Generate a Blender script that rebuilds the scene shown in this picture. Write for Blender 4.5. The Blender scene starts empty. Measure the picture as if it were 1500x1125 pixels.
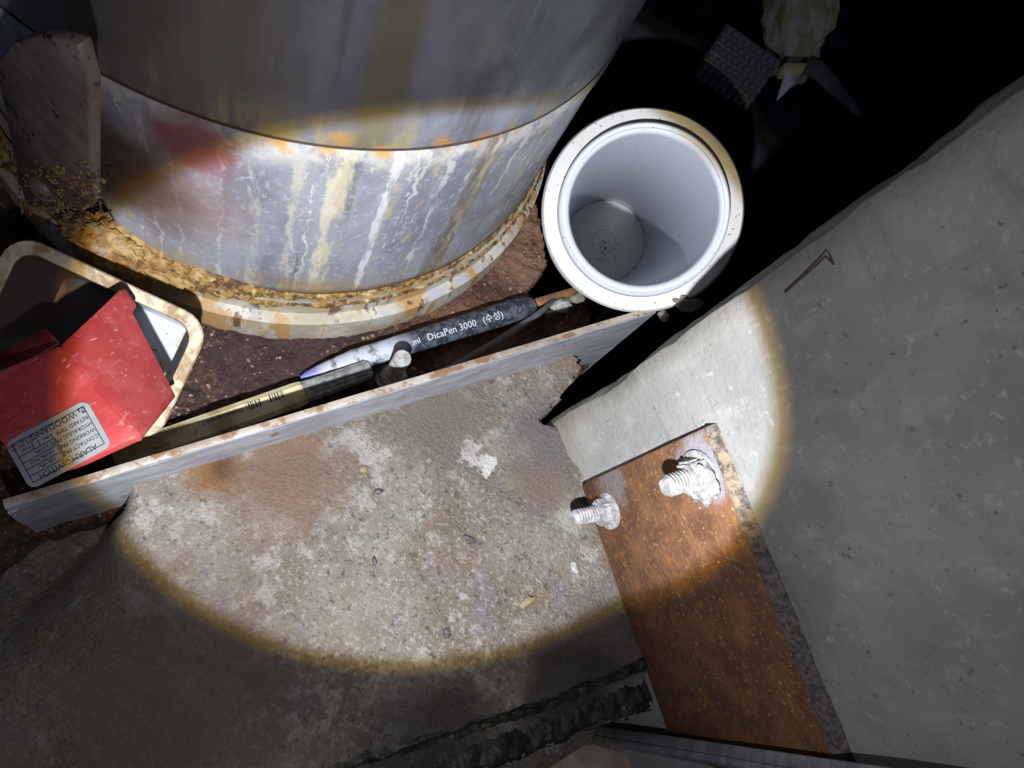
import bpy, bmesh, math, random
from mathutils import Vector, Matrix, noise
random.seed(7)
V = Vector
sc = bpy.context.scene
COL = sc.collection

# ------------------------------------------------------------------ camera
FPX = 1100.0                                     # focal length in pixels of a 1500 x 1125 frame
CAM = V((0, 0, 0.42))                            # 42 cm above the mortar floor
ROT = Matrix(((0.7092, -0.7050, 0.0), (0.6199, 0.6236, -0.4762), (0.3357, 0.3377, 0.8793)))
cd = bpy.data.cameras.new('camera'); cd.sensor_width = 36; cd.lens = FPX / 1500 * 36
cd.clip_start = 0.01; cd.clip_end = 20
cam = bpy.data.objects.new('camera', cd); COL.objects.link(cam)
cam.matrix_world = Matrix.Translation(CAM) @ ROT.to_4x4()
sc.camera = cam

# ------------------------------------------------------------------ world, lights, exposure
w = bpy.data.worlds.new('world'); sc.world = w; w.use_nodes = True
w.node_tree.nodes['Background'].inputs[0].default_value = (0.55, 0.62, 1.0, 1)
w.node_tree.nodes['Background'].inputs[1].default_value = 0.07
TORCH = V((0.0556, -0.0466, 0.365)); AXIS = V((-0.2122, 0.5522, -0.8062)).normalized()
WIDE = math.tan(math.radians(26.45)) / math.tan(math.radians(22.15)); ROLL = 2.6433   # the torch throws an oval hot spot

def spot(name, half, blend, power, col, radius=0.004, wide=WIDE):
    l = bpy.data.lights.new(name, 'SPOT'); l.energy = power; l.color = col
    l.spot_size = math.radians(2 * half); l.spot_blend = blend; l.shadow_soft_size = radius
    o = bpy.data.objects.new(name, l); COL.objects.link(o)
    x = AXIS.cross(V((0, 0, 1))).normalized(); y = AXIS.cross(x); x = x * math.cos(ROLL) + y * math.sin(ROLL); z = -AXIS; y = z.cross(x)
    o.matrix_world = Matrix.Translation(TORCH) @ Matrix(((x.x, y.x, z.x), (x.y, y.y, z.y), (x.z, y.z, z.z))).to_4x4() @ Matrix.Diagonal((wide, 1, 1, 1))
spot('torch_beam', 22.0, 0.03, 10.6, (0.74, 0.89, 1.20))          # hot spot of the hand torch
spot('torch_fringe', 22.95, 0.035, 4.2, (1.0, 0.66, 0.10))         # its warm lens fringe
spot('torch_spill', 66, 1.0, 1.45, (0.97, 0.97, 1.04), 0.004, 1.0)            # its wide spill
vs = sc.view_settings
vs.view_transform = 'Standard'; vs.look = 'None'; vs.exposure = 0.0; vs.gamma = 1.0; vs.use_curve_mapping = False

# ------------------------------------------------------------------ helpers
def ray(x, y): return ROT @ V(((x - 750) / FPX, -(y - 562.5) / FPX, -1.0))
def at(x, y, z=0.0):                              # photo point at a known height above the floor
    d = ray(x, y); return CAM + d * ((z - CAM.z) / d.z)
def onplane(x, y, p, n):
    d = ray(x, y); return CAM + d * ((p - CAM).dot(n) / d.dot(n))
def fbm(p, s, o=4): return noise.fractal(V(p) * s, 1.0, 2.0, o)
def lerp(a, b, t): return a + (b - a) * t
def sstep(a, b, x):
    t = min(1, max(0, (x - a) / (b - a))); return t * t * (3 - 2 * t)

def thing(name, label, cat, loc, group=None):
    o = bpy.data.objects.new(name, None); o.empty_display_size = 0.02; COL.objects.link(o); o.location = loc
    return tag(o, label, cat, group)
def tag(o, label=None, cat=None, group=None, kind=None):
    for k, v in (('label', label), ('category', cat), ('group', group), ('kind', kind)):
        if v: o[k] = v
    return o
def world_loc(o):
    l = V(o.location)
    return l
def mk(name, verts, faces, mat, parent=None, smooth=False, label=None):
    me = bpy.data.meshes.new(name); me.from_pydata([tuple(v) for v in verts], [], faces); me.update()
    return link(name, me, mat, parent, smooth, label)
def link(name, me, mat, parent=None, smooth=False, label=None):
    if mat and not me.materials: me.materials.append(mat)
    if smooth:
        for p in me.polygons: p.use_smooth = True
    o = bpy.data.objects.new(name, me); COL.objects.link(o)
    if parent:
        o.parent = parent; root = parent
        while root.parent: root = root.parent
        if parent is root: o.matrix_parent_inverse = Matrix.Translation(-V(root.location))
    if label: o['label'] = label
    return o
def frombm(name, bm, mat, parent=None, smooth=False, label=None):
    bmesh.ops.recalc_face_normals(bm, faces=bm.faces[:])
    me = bpy.data.meshes.new(name); bm.to_mesh(me); bm.free(); return link(name, me, mat, parent, smooth, label)

def frame(o, zdir, xdir=None):
    z = V(zdir).normalized()
    x = V(xdir) if xdir else (V((1, 0, 0)) if abs(z.x) < .8 else V((0, 1, 0)))
    x = (x - z * x.dot(z)).normalized(); y = z.cross(x)
    return Matrix(((x.x, y.x, z.x, o[0]), (x.y, y.y, z.y, o[1]), (x.z, y.z, z.z, o[2]), (0, 0, 0, 1)))
def lathe_vf(prof, n, M, closed=False):
    vs_, fs = [], []
    for r, z in prof:
        for i in range(n):
            a = 2 * math.pi * i / n; vs_.append(M @ V((r * math.cos(a), r * math.sin(a), z)))
    m = len(prof)
    for j in range(m if closed else m - 1):
        k = (j + 1) % m
        for i in range(n): fs.append((j * n + i, j * n + (i + 1) % n, k * n + (i + 1) % n, k * n + i))
    if not closed:
        if prof[0][0] > 1e-5: fs.append(tuple(range(n))[::-1])
        if prof[-1][0] > 1e-5: fs.append(tuple((m - 1) * n + i for i in range(n)))
    return vs_, fs
def lathe(name, prof, n, M, mat, parent=None, smooth=True, closed=False, label=None):
    v, f = lathe_vf(prof, n, M, closed); o = mk(name, v, f, mat, parent, False, label)
    if smooth: smooth_by_angle(o)
    return o
def smooth_by_angle(o, deg=40):
    me = o.data
    bm = bmesh.new(); bm.from_mesh(me); bmesh.ops.recalc_face_normals(bm, faces=bm.faces[:])
    for f in bm.faces: f.smooth = True
    for e in bm.edges:
        if len(e.link_faces) == 2: e.smooth = e.calc_face_angle(0) < math.radians(deg)
    bm.to_mesh(me); bm.free()
def tube(name, pts, rad, n, mat, parent=None, flat=1.0, label=None, up=None):
    pts = [V(p) for p in pts]; vs_, fs = [], []
    for i, p in enumerate(pts):
        t = (pts[min(i + 1, len(pts) - 1)] - pts[max(i - 1, 0)]).normalized()
        M = frame(p, t, up or (0.3, 0.2, 1)); r = rad[i] if isinstance(rad, (list, tuple)) else rad
        for k in range(n):
            a = 2 * math.pi * (k + .5) / n; vs_.append(M @ V((r * flat * math.cos(a), r * math.sin(a), 0)))
    for i in range(len(pts) - 1):
        for k in range(n): fs.append((i * n + k, i * n + (k + 1) % n, (i + 1) * n + (k + 1) % n, (i + 1) * n + k))
    fs.append(tuple(range(n))[::-1]); fs.append(tuple((len(pts) - 1) * n + k for k in range(n)))
    o = mk(name, vs_, fs, mat, parent, False, label); smooth_by_angle(o, 45); return o
def prism(name, poly, ext, mat, parent=None, bev=0.0, seg=2, label=None):
    bm = bmesh.new(); a = [bm.verts.new(V(p)) for p in poly]; b = [bm.verts.new(V(p) + V(ext)) for p in poly]; n = len(a)
    bm.faces.new(a[::-1]); bm.faces.new(b)
    for i in range(n): bm.faces.new((a[i], a[(i + 1) % n], b[(i + 1) % n], b[i]))
    bmesh.ops.recalc_face_normals(bm, faces=bm.faces[:])
    if bev: bmesh.ops.bevel(bm, geom=bm.edges[:], offset=bev, segments=seg, affect='EDGES', profile=.5)
    o = frombm(name, bm, mat, parent, False, label)
    if bev: smooth_by_angle(o, 50)
    return o
def chunk(name, c, size, mat, parent=None, sub=3, amp=.3, freq=1.6, seed=0, rot=None, label=None, rough=0.0):
    bm = bmesh.new(); bmesh.ops.create_icosphere(bm, subdivisions=sub, radius=1)
    R_ = (rot or Matrix.Identity(3)); off = V((seed * 3.1, seed * 1.7, seed * 5.3))
    for v in bm.verts:
        p = v.co.copy(); d = 1 + amp * noise.fractal(p * freq + off, 1, 2, 3) + rough * noise.fractal(p * 11 + off, .8, 2, 3)
        v.co = R_ @ V((p.x * size[0] * d, p.y * size[1] * d, p.z * size[2] * d)) + V(c)
    return frombm(name, bm, mat, parent, True, label)
def add_chunk(bm, c, size, seed, sub=1, amp=.35):
    r = bmesh.ops.create_icosphere(bm, subdivisions=sub, radius=1)
    R_ = Matrix.Rotation(seed * 1.3, 3, 'Z') @ Matrix.Rotation(seed * 2.1, 3, 'X'); off = V((seed * 3.1, seed, seed * 2))
    for v in r['verts']:
        p = v.co.copy(); d = 1 + amp * noise.noise(p * 1.7 + off)
        v.co = R_ @ V((p.x * size[0] * d, p.y * size[1] * d, p.z * size[2] * d)) + V(c)
def text_mesh(name, body, size, M, mat, parent, align='LEFT', ext=0.00008, sx=1.0):
    cu = bpy.data.curves.new(name, 'FONT'); cu.body = body; cu.size = size; cu.extrude = ext; cu.resolution_u = 2
    cu.align_x = align; cu.align_y = 'CENTER'
    t = bpy.data.objects.new(name, cu); COL.objects.link(t); bpy.context.view_layer.update()
    me = bpy.data.meshes.new_from_object(t.evaluated_get(bpy.context.evaluated_depsgraph_get()))
    bpy.data.objects.remove(t); bpy.data.curves.remove(cu)
    me.transform(M @ Matrix.Diagonal((sx, 1, 1, 1))); me.materials.clear()
    return link(name, me, mat, parent)

# ------------------------------------------------------------------ material builder
class NT:
    def __init__(s, name):
        s.mat = bpy.data.materials.new(name); s.mat.use_nodes = True; t = s.mat.node_tree
        s.N, s.L = t.nodes, t.links; s.b = s.N['Principled BSDF']
        s.co = s.N.new('ShaderNodeTexCoord').outputs['Object']; s._x = None
    def put(s, sock, v):
        if isinstance(v, bpy.types.NodeSocket): s.L.new(v, sock)
        elif isinstance(v, (tuple, list)):
            sock.default_value = (*v, 1) if len(v) == 3 and len(sock.default_value) == 4 else v
        else: sock.default_value = v
    def map(s, st, rot=None, vec=None):
        m = s.N.new('ShaderNodeMapping'); s.L.new(vec or s.co, m.inputs[0]); m.inputs['Scale'].default_value = st
        if rot: m.inputs['Rotation'].default_value = rot
        return m.outputs[0]
    def noise(s, sc_, d=5, r=.55, st=None, rot=None, dist=0.0, off=0, warp=0.0):
        n = s.N.new('ShaderNodeTexNoise'); n.inputs['Scale'].default_value = sc_; n.inputs['Detail'].default_value = d
        n.inputs['Roughness'].default_value = r; n.inputs['Distortion'].default_value = dist
        src = None
        if warp:                                             # sideways wander of run marks
            q = s.N.new('ShaderNodeTexNoise'); q.inputs['Scale'].default_value = 75; q.inputs['Detail'].default_value = 4; s.L.new(s.co, q.inputs['Vector'])
            h = s.N.new('ShaderNodeVectorMath'); h.operation = 'SUBTRACT'; s.L.new(q.outputs['Color'], h.inputs[0]); h.inputs[1].default_value = (.5, .5, .5)
            k = s.N.new('ShaderNodeVectorMath'); k.operation = 'SCALE'; s.L.new(h.outputs[0], k.inputs[0]); k.inputs['Scale'].default_value = warp
            e = s.N.new('ShaderNodeVectorMath'); e.operation = 'ADD'; s.L.new(s.co, e.inputs[0]); s.L.new(k.outputs[0], e.inputs[1]); src = e.outputs[0]
        v = s.map(st or (1, 1, 1), rot, src)
        if off: v.node.inputs['Location'].default_value = (off, off * .7, off * 1.3)
        s.L.new(v, n.inputs['Vector']); return n.outputs['Fac']
    def vor(s, sc_, feat='F1', st=None, rnd=1.0):
        n = s.N.new('ShaderNodeTexVoronoi'); n.feature = feat; n.inputs['Scale'].default_value = sc_
        n.inputs['Randomness'].default_value = rnd; s.L.new(s.map(st or (1, 1, 1)), n.inputs['Vector']); return n.outputs['Distance']
    def mr(s, x, lo, hi, a=0.0, b=1.0):
        n = s.N.new('ShaderNodeMapRange'); n.interpolation_type = 'SMOOTHSTEP'; s.put(n.inputs[0], x)
        n.inputs[1].default_value = lo; n.inputs[2].default_value = hi; n.inputs[3].default_value = a; n.inputs[4].default_value = b
        return n.outputs[0]
    def m(s, op, a, b=0.0):
        n = s.N.new('ShaderNodeMath'); n.operation = op; s.put(n.inputs[0], a); s.put(n.inputs[1], b); return n.outputs[0]
    def mul(s, *a):
        r = a[0]
        for q in a[1:]: r = s.m('MULTIPLY', r, q)
        return r
    def mix(s, f, a, b, blend='MIX'):
        n = s.N.new('ShaderNodeMix'); n.data_type = 'RGBA'; n.blend_type = blend; s.put(n.inputs[0], f); s.put(n.inputs[6], a); s.put(n.inputs[7], b)
        return n.outputs[2]
    def xyz(s):
        if not s._x: s._x = s.N.new('ShaderNodeSeparateXYZ'); s.L.new(s.co, s._x.inputs[0])
        return s._x.outputs
    def near(s, p, r0, r1, wob=0.0, wsc=60, st=(1, 1, 1)):
        d = s.N.new('ShaderNodeVectorMath'); d.operation = 'SUBTRACT'; s.L.new(s.co, d.inputs[0]); d.inputs[1].default_value = p
        q = s.N.new('ShaderNodeVectorMath'); q.operation = 'MULTIPLY'; s.L.new(d.outputs[0], q.inputs[0]); q.inputs[1].default_value = st
        l = s.N.new('ShaderNodeVectorMath'); l.operation = 'LENGTH'; s.L.new(q.outputs[0], l.inputs[0]); v = l.outputs['Value']
        if wob: v = s.m('ADD', v, s.m('MULTIPLY', s.m('SUBTRACT', s.noise(wsc, 5, .6), .5), wob))
        return s.mr(v, r0, r1, 1, 0)
    def bump(s, h, dist=.001, st=.6, prev=None):
        n = s.N.new('ShaderNodeBump'); n.inputs['Strength'].default_value = st; n.inputs['Distance'].default_value = dist
        s.put(n.inputs['Height'], h)
        if prev: s.L.new(prev, n.inputs['Normal'])
        return n.outputs[0]
    def fin(s, col, rough=.6, metal=0.0, bump=None, spec=.5, coat=0.0, sss=0.0):
        s.put(s.b.inputs['Base Color'], col); s.put(s.b.inputs['Roughness'], rough); s.put(s.b.inputs['Metallic'], metal)
        s.put(s.b.inputs['Specular IOR Level'], spec); s.b.inputs['Coat Weight'].default_value = coat
        if bump: s.L.new(bump, s.b.inputs['Normal'])
        if sss:
            s.b.inputs['Subsurface Weight'].default_value = sss; s.b.inputs['Subsurface Radius'].default_value = (.004, .004, .005); s.b.inputs['Subsurface Scale'].default_value = 1
        return s.mat

PC = V((-.262, .288)); PR = .182; ZSEAM = .147; ZG = -.036      # riser pipe axis, radius, seam height; trough ground
def on_pipe(x, y):
    d = ray(x, y); o = V((CAM.x - PC.x, CAM.y - PC.y)); e = V((d.x, d.y)); a = e.dot(e); b = 2 * o.dot(e); c = o.dot(o) - PR * PR
    return CAM + d * ((-b - math.sqrt(max(0, b * b - 4 * a * c))) / 2 / a)

wn = V((-.457, -.8895, 0)).normalized(); w0 = at(820, 620)              # wall normal and foot of its corner
# --- concrete mortar floor
t = NT('wet_mortar')
big = t.noise(14, 6, .6); fine = t.noise(480, 5, .7); mid = t.noise(85, 6, .7)
c = t.mix(t.mr(big, .35, .65), (.20, .165, .12), (.34, .31, .25))
c = t.mix(t.mr(t.noise(30, 6, .65, off=3), .5, .68), c, (.235, .205, .21))
c = t.mix(t.mul(t.mr(t.noise(22, 6, .65, off=7), .55, .68), .7), c, (.23, .15, .085))
c = t.mix(t.mul(t.mr(t.noise(48, 6, .72, off=11), .53, .64), .65), c, (.56, .54, .49))
c = t.mix(t.mul(t.mr(t.noise(330, 4, .7), .5, .7), .6), c, (.58, .56, .51))
c = t.mix(t.mul(t.mr(t.noise(260, 4, .7, off=2), .54, .68), .7), c, (.06, .048, .038))
wp = at(690, 662); c = t.mix(t.near(wp, .006, .008, .020, 150, (1, 1, 0)), c, (.72, .70, .67))
wp = at(716, 680); c = t.mix(t.near(wp, .005, .007, .018, 150, (1, 1, 0)), c, (.72, .70, .67))
for q, col, r in (((318, 690), (.24, .10, .015), .022), ((330, 686), (.07, .02, .012), .010), ((855, 505), (.25, .13, .08), .03), ((790, 700), (.22, .17, .12), .03), ((420, 700), (.24, .16, .11), .05),
                  ((640, 600), (.2, .17, .14), .05), ((800, 640), (.20, .17, .17), .04)):
    c = t.mix(t.mul(t.near(at(*q), r * .2, r, r * .9, 70, (1, 1, 0)), .9), c, col)
for q, col, r in (((240, 1010), (.16, .12, .09), .10), ((880, 960), (.13, .11, .10), .045), ((640, 1100), (.07, .06, .055), .05), ((840, 1010), (.06, .055, .05), .04)):
    c = t.mix(t.mul(t.near(at(*q), .02, r, .03, 40, (1, 1, 0)), .8), c, col)
wet = t.mr(t.noise(24, 5, .6, off=5), .4, .6, .17, .42)
b1 = t.bump(fine, .0030, 1.0); b2 = t.bump(mid, .0022, .5, b1)
M_FLOOR = t.fin(c, wet, 0, b2, .5)
# --- grey cast concrete wall
t = NT('cast_concrete')
c = t.mix(t.mr(t.noise(16, 6, .6), .35, .65), (.27, .27, .25), (.36, .36, .335))
c = t.mix(t.mul(t.mr(t.noise(70, 6, .7, st=(1, 1, .45)), .5, .7), .45), c, (.47, .465, .435))
c = t.mix(t.mul(t.mr(t.noise(210, 4, .6, off=4), .60, .70), .5), c, (.54, .53, .50))
c = t.mix(t.mul(t.mr(t.noise(230, 4, .6, off=8), .62, .72), .7), c, (.13, .125, .115))
c = t.mix(t.mul(t.mr(t.noise(34, 6, .65, st=(.4, .4, 2.2)), .56, .72), .45), c, (.18, .175, .165))
cc = at(820, 620); c = t.mix(t.mul(t.near((cc.x - .003, cc.y, .1), .004, .022, .02, 90, (1, 1, 0)), .6), c, (.30, .28, .23))
c = t.mix(t.mul(t.near((cc.x - .003, cc.y, .0), .004, .045, .03, 90), .8), c, (.36, .33, .26))
b1 = t.bump(t.noise(330, 4, .65), .0007, .6); b2 = t.bump(t.noise(60, 5, .6), .002, .4, b1)
M_WALL = t.fin(c, .75, 0, b2, .35)
# --- dark pit
t = NT('black_soil')
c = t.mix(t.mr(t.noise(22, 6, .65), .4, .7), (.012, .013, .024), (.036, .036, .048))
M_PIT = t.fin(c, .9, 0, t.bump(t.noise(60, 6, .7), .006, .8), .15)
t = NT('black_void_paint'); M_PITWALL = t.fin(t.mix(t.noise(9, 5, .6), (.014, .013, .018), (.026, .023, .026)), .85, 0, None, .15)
# --- trough ground
t = NT('rust_silt')
c = t.mix(t.mr(t.noise(60, 6, .65), .38, .62), (.045, .026, .022), (.135, .065, .036))
c = t.mix(t.mul(t.mr(t.noise(240, 4, .65), .55, .66), .7), c, (.34, .22, .13))
c = t.mix(t.mul(t.mr(t.noise(300, 3, .6, off=5), .62, .7), .8), c, (.48, .42, .40))
gp = at(775, 350, ZG); c = t.mix(t.mul(t.near(gp, .02, .07, .03, 50, (1, 1, 0)), .75), c, t.mix(t.noise(260, 4, .7), (.26, .13, .075), (.55, .34, .23)))
gp = at(690, 500, ZG); c = t.mix(t.mul(t.near(gp, .01, .05, .03, 60, (1, 1, 0)), .8), c, t.mix(t.noise(260, 4, .7), (.20, .085, .045), (.46, .25, .15)))
gp = at(400, 520, ZG); c = t.mix(t.mul(t.near(gp, .02, .07, .03, 60, (1, 1, 0)), .8), c, t.mix(t.noise(260, 4, .7), (.03, .018, .018), (.12, .075, .075)))
b1 = t.bump(t.noise(420, 5, .75), .003, 1.0); b2 = t.bump(t.vor(170), .0025, .7, b1)
M_SILT = t.fin(c, t.mr(t.noise(90), .4, .6, .22, .6), 0, b2, .5)
# --- riser pipe
def pipe_mat(name, upper):
    t = NT(name); z = t.xyz()[2]; x = t.xyz()[0]
    c = t.mix(t.mr(t.noise(26, 6, .6, st=(1, 1, .5)), .36, .64), (.20, .21, .245), (.33, .345, .39))
    c = t.mix(t.mul(t.mr(t.noise(75, 5, .6, st=(1, 1, .07), dist=.3), .55, .68), .55), c, (.125, .12, .115))
    if upper:
        c = t.mix(t.mul(t.mr(t.noise(110, 4, .6, st=(1, 1, .06), off=4), .58, .68), .6), c, (.42, .42, .42))
        s1 = on_pipe(590, 30); c = t.mix(t.mul(t.near((s1.x, s1.y, .2), .004, .014, .008, 60, (1, 1, 0)), .7), c, (.22, .185, .075))
        s1 = on_pipe(260, 80); c = t.mix(t.mul(t.near((s1.x, s1.y, .2), .02, .06, .02, 60, (1, 1, 0)), .8), c, (.13, .12, .09))
        for q in ((500, 205), (410, 208), (560, 221), (650, 207), (705, 203)):
            s1 = on_pipe(*q); c = t.mix(t.mul(t.near(s1, .001, .008, .012, 130), .85), c, (.52, .29, .06))
        c = t.mix(t.mul(t.mr(z, ZSEAM + .004, ZSEAM + .03, 1, 0), t.mr(t.noise(60, 4, .6, st=(1, 1, .2)), .5, .62), .8), c, (.40, .34, .18))
    else:
        c = t.mix(t.mul(t.mr(t.noise(240, 5, .65), .54, .66), .5), c, (.50, .52, .58))
        c = t.mix(t.mul(t.mr(t.noise(190, 4, .6, st=(1, 1, .018), off=2, warp=.010), .585, .64), .7), c, (.60, .60, .57))
        c = t.mix(t.mul(t.mr(t.noise(85, 4, .6, st=(1, 1, .02), off=6, warp=.012), .58, .66), .7), c, (.46, .40, .22))
        c = t.mix(t.mul(t.mr(z, ZSEAM - .022, ZSEAM - .008), t.mr(t.noise(60, 6, .7, off=1), .40, .60), .75), c, (.54, .53, .47))
        c = t.mix(t.mul(t.mr(z, ZSEAM - .02, ZSEAM - .006), t.mr(t.noise(85, 5, .7, off=9), .58, .68), .8), c, (.50, .31, .08))
        for q, r0, col in (((684, 290), .0036, (.17, .145, .115)), ((493, 300), .0020, (.56, .53, .34)), ((481, 300), .0014, (.60, .58, .44)), ((560, 300), .0009, (.66, .67, .68)), ((566, 300), .0006, (.62, .63, .64)), ((374, 300), .0016, (.46, .46, .42)), ((430, 300), .0012, (.50, .49, .40))):
            s1 = on_pipe(*q); c = t.mix(t.mul(t.near((s1.x, s1.y, 0), r0, r0 * 2.4, .010, 90, (1, 1, 0)), t.mr(t.noise(170, 5, .7, st=(1, 1, .25), off=r0 * 900), .38, .58), .85), c, col)
        for q in ((410, 208), (560, 221), (650, 207), (705, 203), (480, 216)):
            s1 = on_pipe(*q); c = t.mix(t.mul(t.near(s1, .001, .008, .012, 130), .85), c, (.52, .29, .06))
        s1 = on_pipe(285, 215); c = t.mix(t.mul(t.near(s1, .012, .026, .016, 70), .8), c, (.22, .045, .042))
        s1 = on_pipe(250, 290); c = t.mix(t.mul(t.near(s1, .01, .05, .02, 60), .75), c, (.27, .17, .14))
        s1 = on_pipe(160, 240); c = t.mix(t.mul(t.near(s1, .02, .052, .02, 60), .9), c, t.mix(t.noise(130), (.04, .025, .018), (.15, .09, .055)))
        c = t.mix(t.mul(t.mr(z, .012, .035, 1, 0), t.mr(t.noise(80, 5, .65, st=(1, 1, .4)), .42, .6), .8), c, (.36, .26, .13))
    b1 = t.bump(t.noise(300, 4, .65), .0005, .5)
    return t.fin(c, t.mr(t.noise(40, 4), .4, .65, .38, .6), .15, b1, .5)
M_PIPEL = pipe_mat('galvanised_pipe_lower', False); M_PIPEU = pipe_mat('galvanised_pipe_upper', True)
t = NT('flange_paint')
z = t.xyz()[2]
c = t.mix(t.mr(t.noise(45, 5, .6), .4, .62), (.36, .32, .23), (.52, .49, .40))
c = t.mix(t.mul(t.mr(t.noise(60, 4, .6, st=(1, 1, .25), off=3), .5, .58), .85), c, (.42, .24, .07))
c = t.mix(t.mul(t.mr(t.noise(80, 4, .6, st=(1, 1, .2), off=8), .58, .64), .9), c, (.12, .055, .025))
c = t.mix(t.mul(t.mr(t.noise(60, 4, .6, off=5), .56, .63), .8), c, (.40, .42, .46))
M_FLANGE = t.fin(c, .5, 0, t.bump(t.noise(200, 5, .6), .0007, .5), .5)
t = NT('rust_crust')
n1 = t.noise(230, 5, .7)
c = t.mix(t.mr(n1, .38, .6), (.11, .05, .018), (.42, .27, .09)); c = t.mix(t.mr(t.noise(110, 4, .65, off=4), .55, .68), c, (.62, .48, .22))
c = t.mix(t.mul(t.mr(t.noise(60, 4, .6, off=2), .54, .66), .8), c, (.075, .04, .03))
b1 = t.bump(t.noise(420, 5, .7), .0016, 1.0); M_CRUST = t.fin(c, .75, 0, t.bump(t.vor(190), .002, .7, b1), .35)
t = NT('rust_lump')
c = t.mix(t.mr(t.noise(120, 5, .65), .38, .62), (.24, .125, .04), (.45, .30, .12)); c = t.mix(t.mul(t.mr(t.noise(40, 4, .6, off=3), .52, .62), .8), c, (.36, .33, .27))
c = t.mix(t.mul(t.mr(t.noise(300, 3, .6), .62, .7), .8), c, (.08, .045, .02))
b1 = t.bump(t.noise(380, 5, .7), .0012, .9); M_LUMP = t.fin(c, .8, 0, t.bump(t.noise(90, 5), .003, .6, b1), .3)
t = NT('brown_paint_steel')
c = t.mix(t.mr(t.noise(40, 5, .6), .4, .6), (.13, .095, .078), (.20, .155, .13)); c = t.mix(t.mr(t.noise(110, 5, .65, off=2), .58, .65), c, (.035, .022, .015))
M_LUG = t.fin(c, .5, .1, t.bump(t.noise(260, 5, .6), .0008, .6), .5)
t = NT('black_joint'); M_JOINT = t.fin(t.mix(t.noise(200), (.03, .022, .016), (.10, .07, .04)), .8)
# --- galvanised bar, steel post
def galv(name, a, b, rustamt=.0):
    t = NT(name); c = t.mix(t.mr(t.noise(40, 6, .65, st=(1, 1, 3)), .36, .64), a, b)
    c = t.mix(t.mul(t.mr(t.noise(260, 4, .6), .6, .7), .5), c, (.62, .64, .68))
    if rustamt:
        c = t.mix(t.mul(t.mr(t.noise(75, 5, .65, off=3), .60 - rustamt * .12, .70 - rustamt * .12), .85), c, (.27, .14, .06))
    return t.fin(c, .5, .35, t.bump(t.noise(350, 5, .65, st=(1, 1, 2)), .0005, .6), .5)
M_GALV = galv('galvanised_steel', (.33, .345, .375), (.50, .515, .55), .02)
M_GALVR = galv('galvanised_edge_rusted', (.36, .31, .25), (.52, .47, .40), .9)
M_POST = galv('dull_steel', (.20, .21, .23), (.34, .35, .37))
# --- rusty plate
t = NT('rusted_plate')
c = t.mix(t.mr(t.noise(60, 6, .6), .38, .62), (.17, .080, .042), (.28, .135, .062))
c = t.mix(t.mul(t.mr(t.noise(330, 4, .7), .5, .68), .7), c, (.40, .20, .075)); c = t.mix(t.mul(t.mr(t.noise(90, 5, .65, off=5), .6, .67), .9), c, (.42, .19, .035))
c = t.mix(t.mul(t.mr(t.noise(400, 3, .6, off=1), .63, .69), .8), c, (.55, .42, .27))
p1 = onplane(1045, 680, w0, wn); c = t.mix(t.mul(t.near(p1, .012, .022, .022, 120), .85), c, (.38, .38, .43))
p1 = onplane(905, 700, w0, wn); c = t.mix(t.mul(t.near(p1, .010, .020, .024, 120), .75), c, (.36, .34, .34))
M_RUST = t.fin(c, .7, .1, t.bump(t.noise(400, 5, .7), .0012, .9), .4)
t = NT('plate_edge_scale')
c = t.mix(t.mr(t.noise(420, 5, .75), .36, .66), (.08, .065, .055), (.23, .21, .185)); pe = onplane(1060, 660, w0, wn); c = t.mix(t.mul(t.near(pe, .02, .05, .02, 80), t.mr(t.noise(200, 4, .7), .4, .6)), c, (.40, .32, .21))
M_SCALE = t.fin(c, .8, 0, t.bump(t.noise(380, 5, .7), .0018, 1), .3)
t = NT('whitewashed_zinc'); c = t.mix(t.mr(t.noise(230, 5, .65), .4, .62), (.30, .295, .28), (.50, .50, .49)); c = t.mix(t.mul(t.mr(t.noise(160, 4, .6, off=2), .62, .7), .7), c, (.25, .17, .10))
M_ZINC = t.fin(c, .8, 0, t.bump(t.noise(420, 4, .7), .0012, .9), .3)
# --- PVC
t = NT('white_pvc'); c = t.mix(t.mul(t.mr(t.noise(420, 3, .6), .68, .71), .9), (.63, .67, .73), (.12, .10, .08)); M_PVC = t.fin(c, .22, 0, None, .5)
t = NT('aged_pvc'); c = t.mix(t.mul(t.mr(t.noise(430, 3, .6, off=3), .655, .68), .9), (.56, .555, .53), (.10, .085, .06)); c = t.mix(t.mul(t.mr(t.noise(40, 4), .55, .7), .3), c, (.48, .45, .36)); M_PVCO = t.fin(c, .4, 0, None, .5)
t = NT('grey_pvc'); c = t.mix(t.mul(t.mr(t.noise(500, 3, .6), .68, .70), .9), (.70, .73, .76), (.08, .08, .07)); M_CAP = t.fin(c, .5, 0, None, .4)
t = NT('old_mortar'); M_MORTAR = t.fin(t.mix(t.noise(160, 5), (.15, .13, .09), (.30, .28, .22)), .9, 0, t.bump(t.noise(300, 5), .0015, .8), .3)
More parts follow.
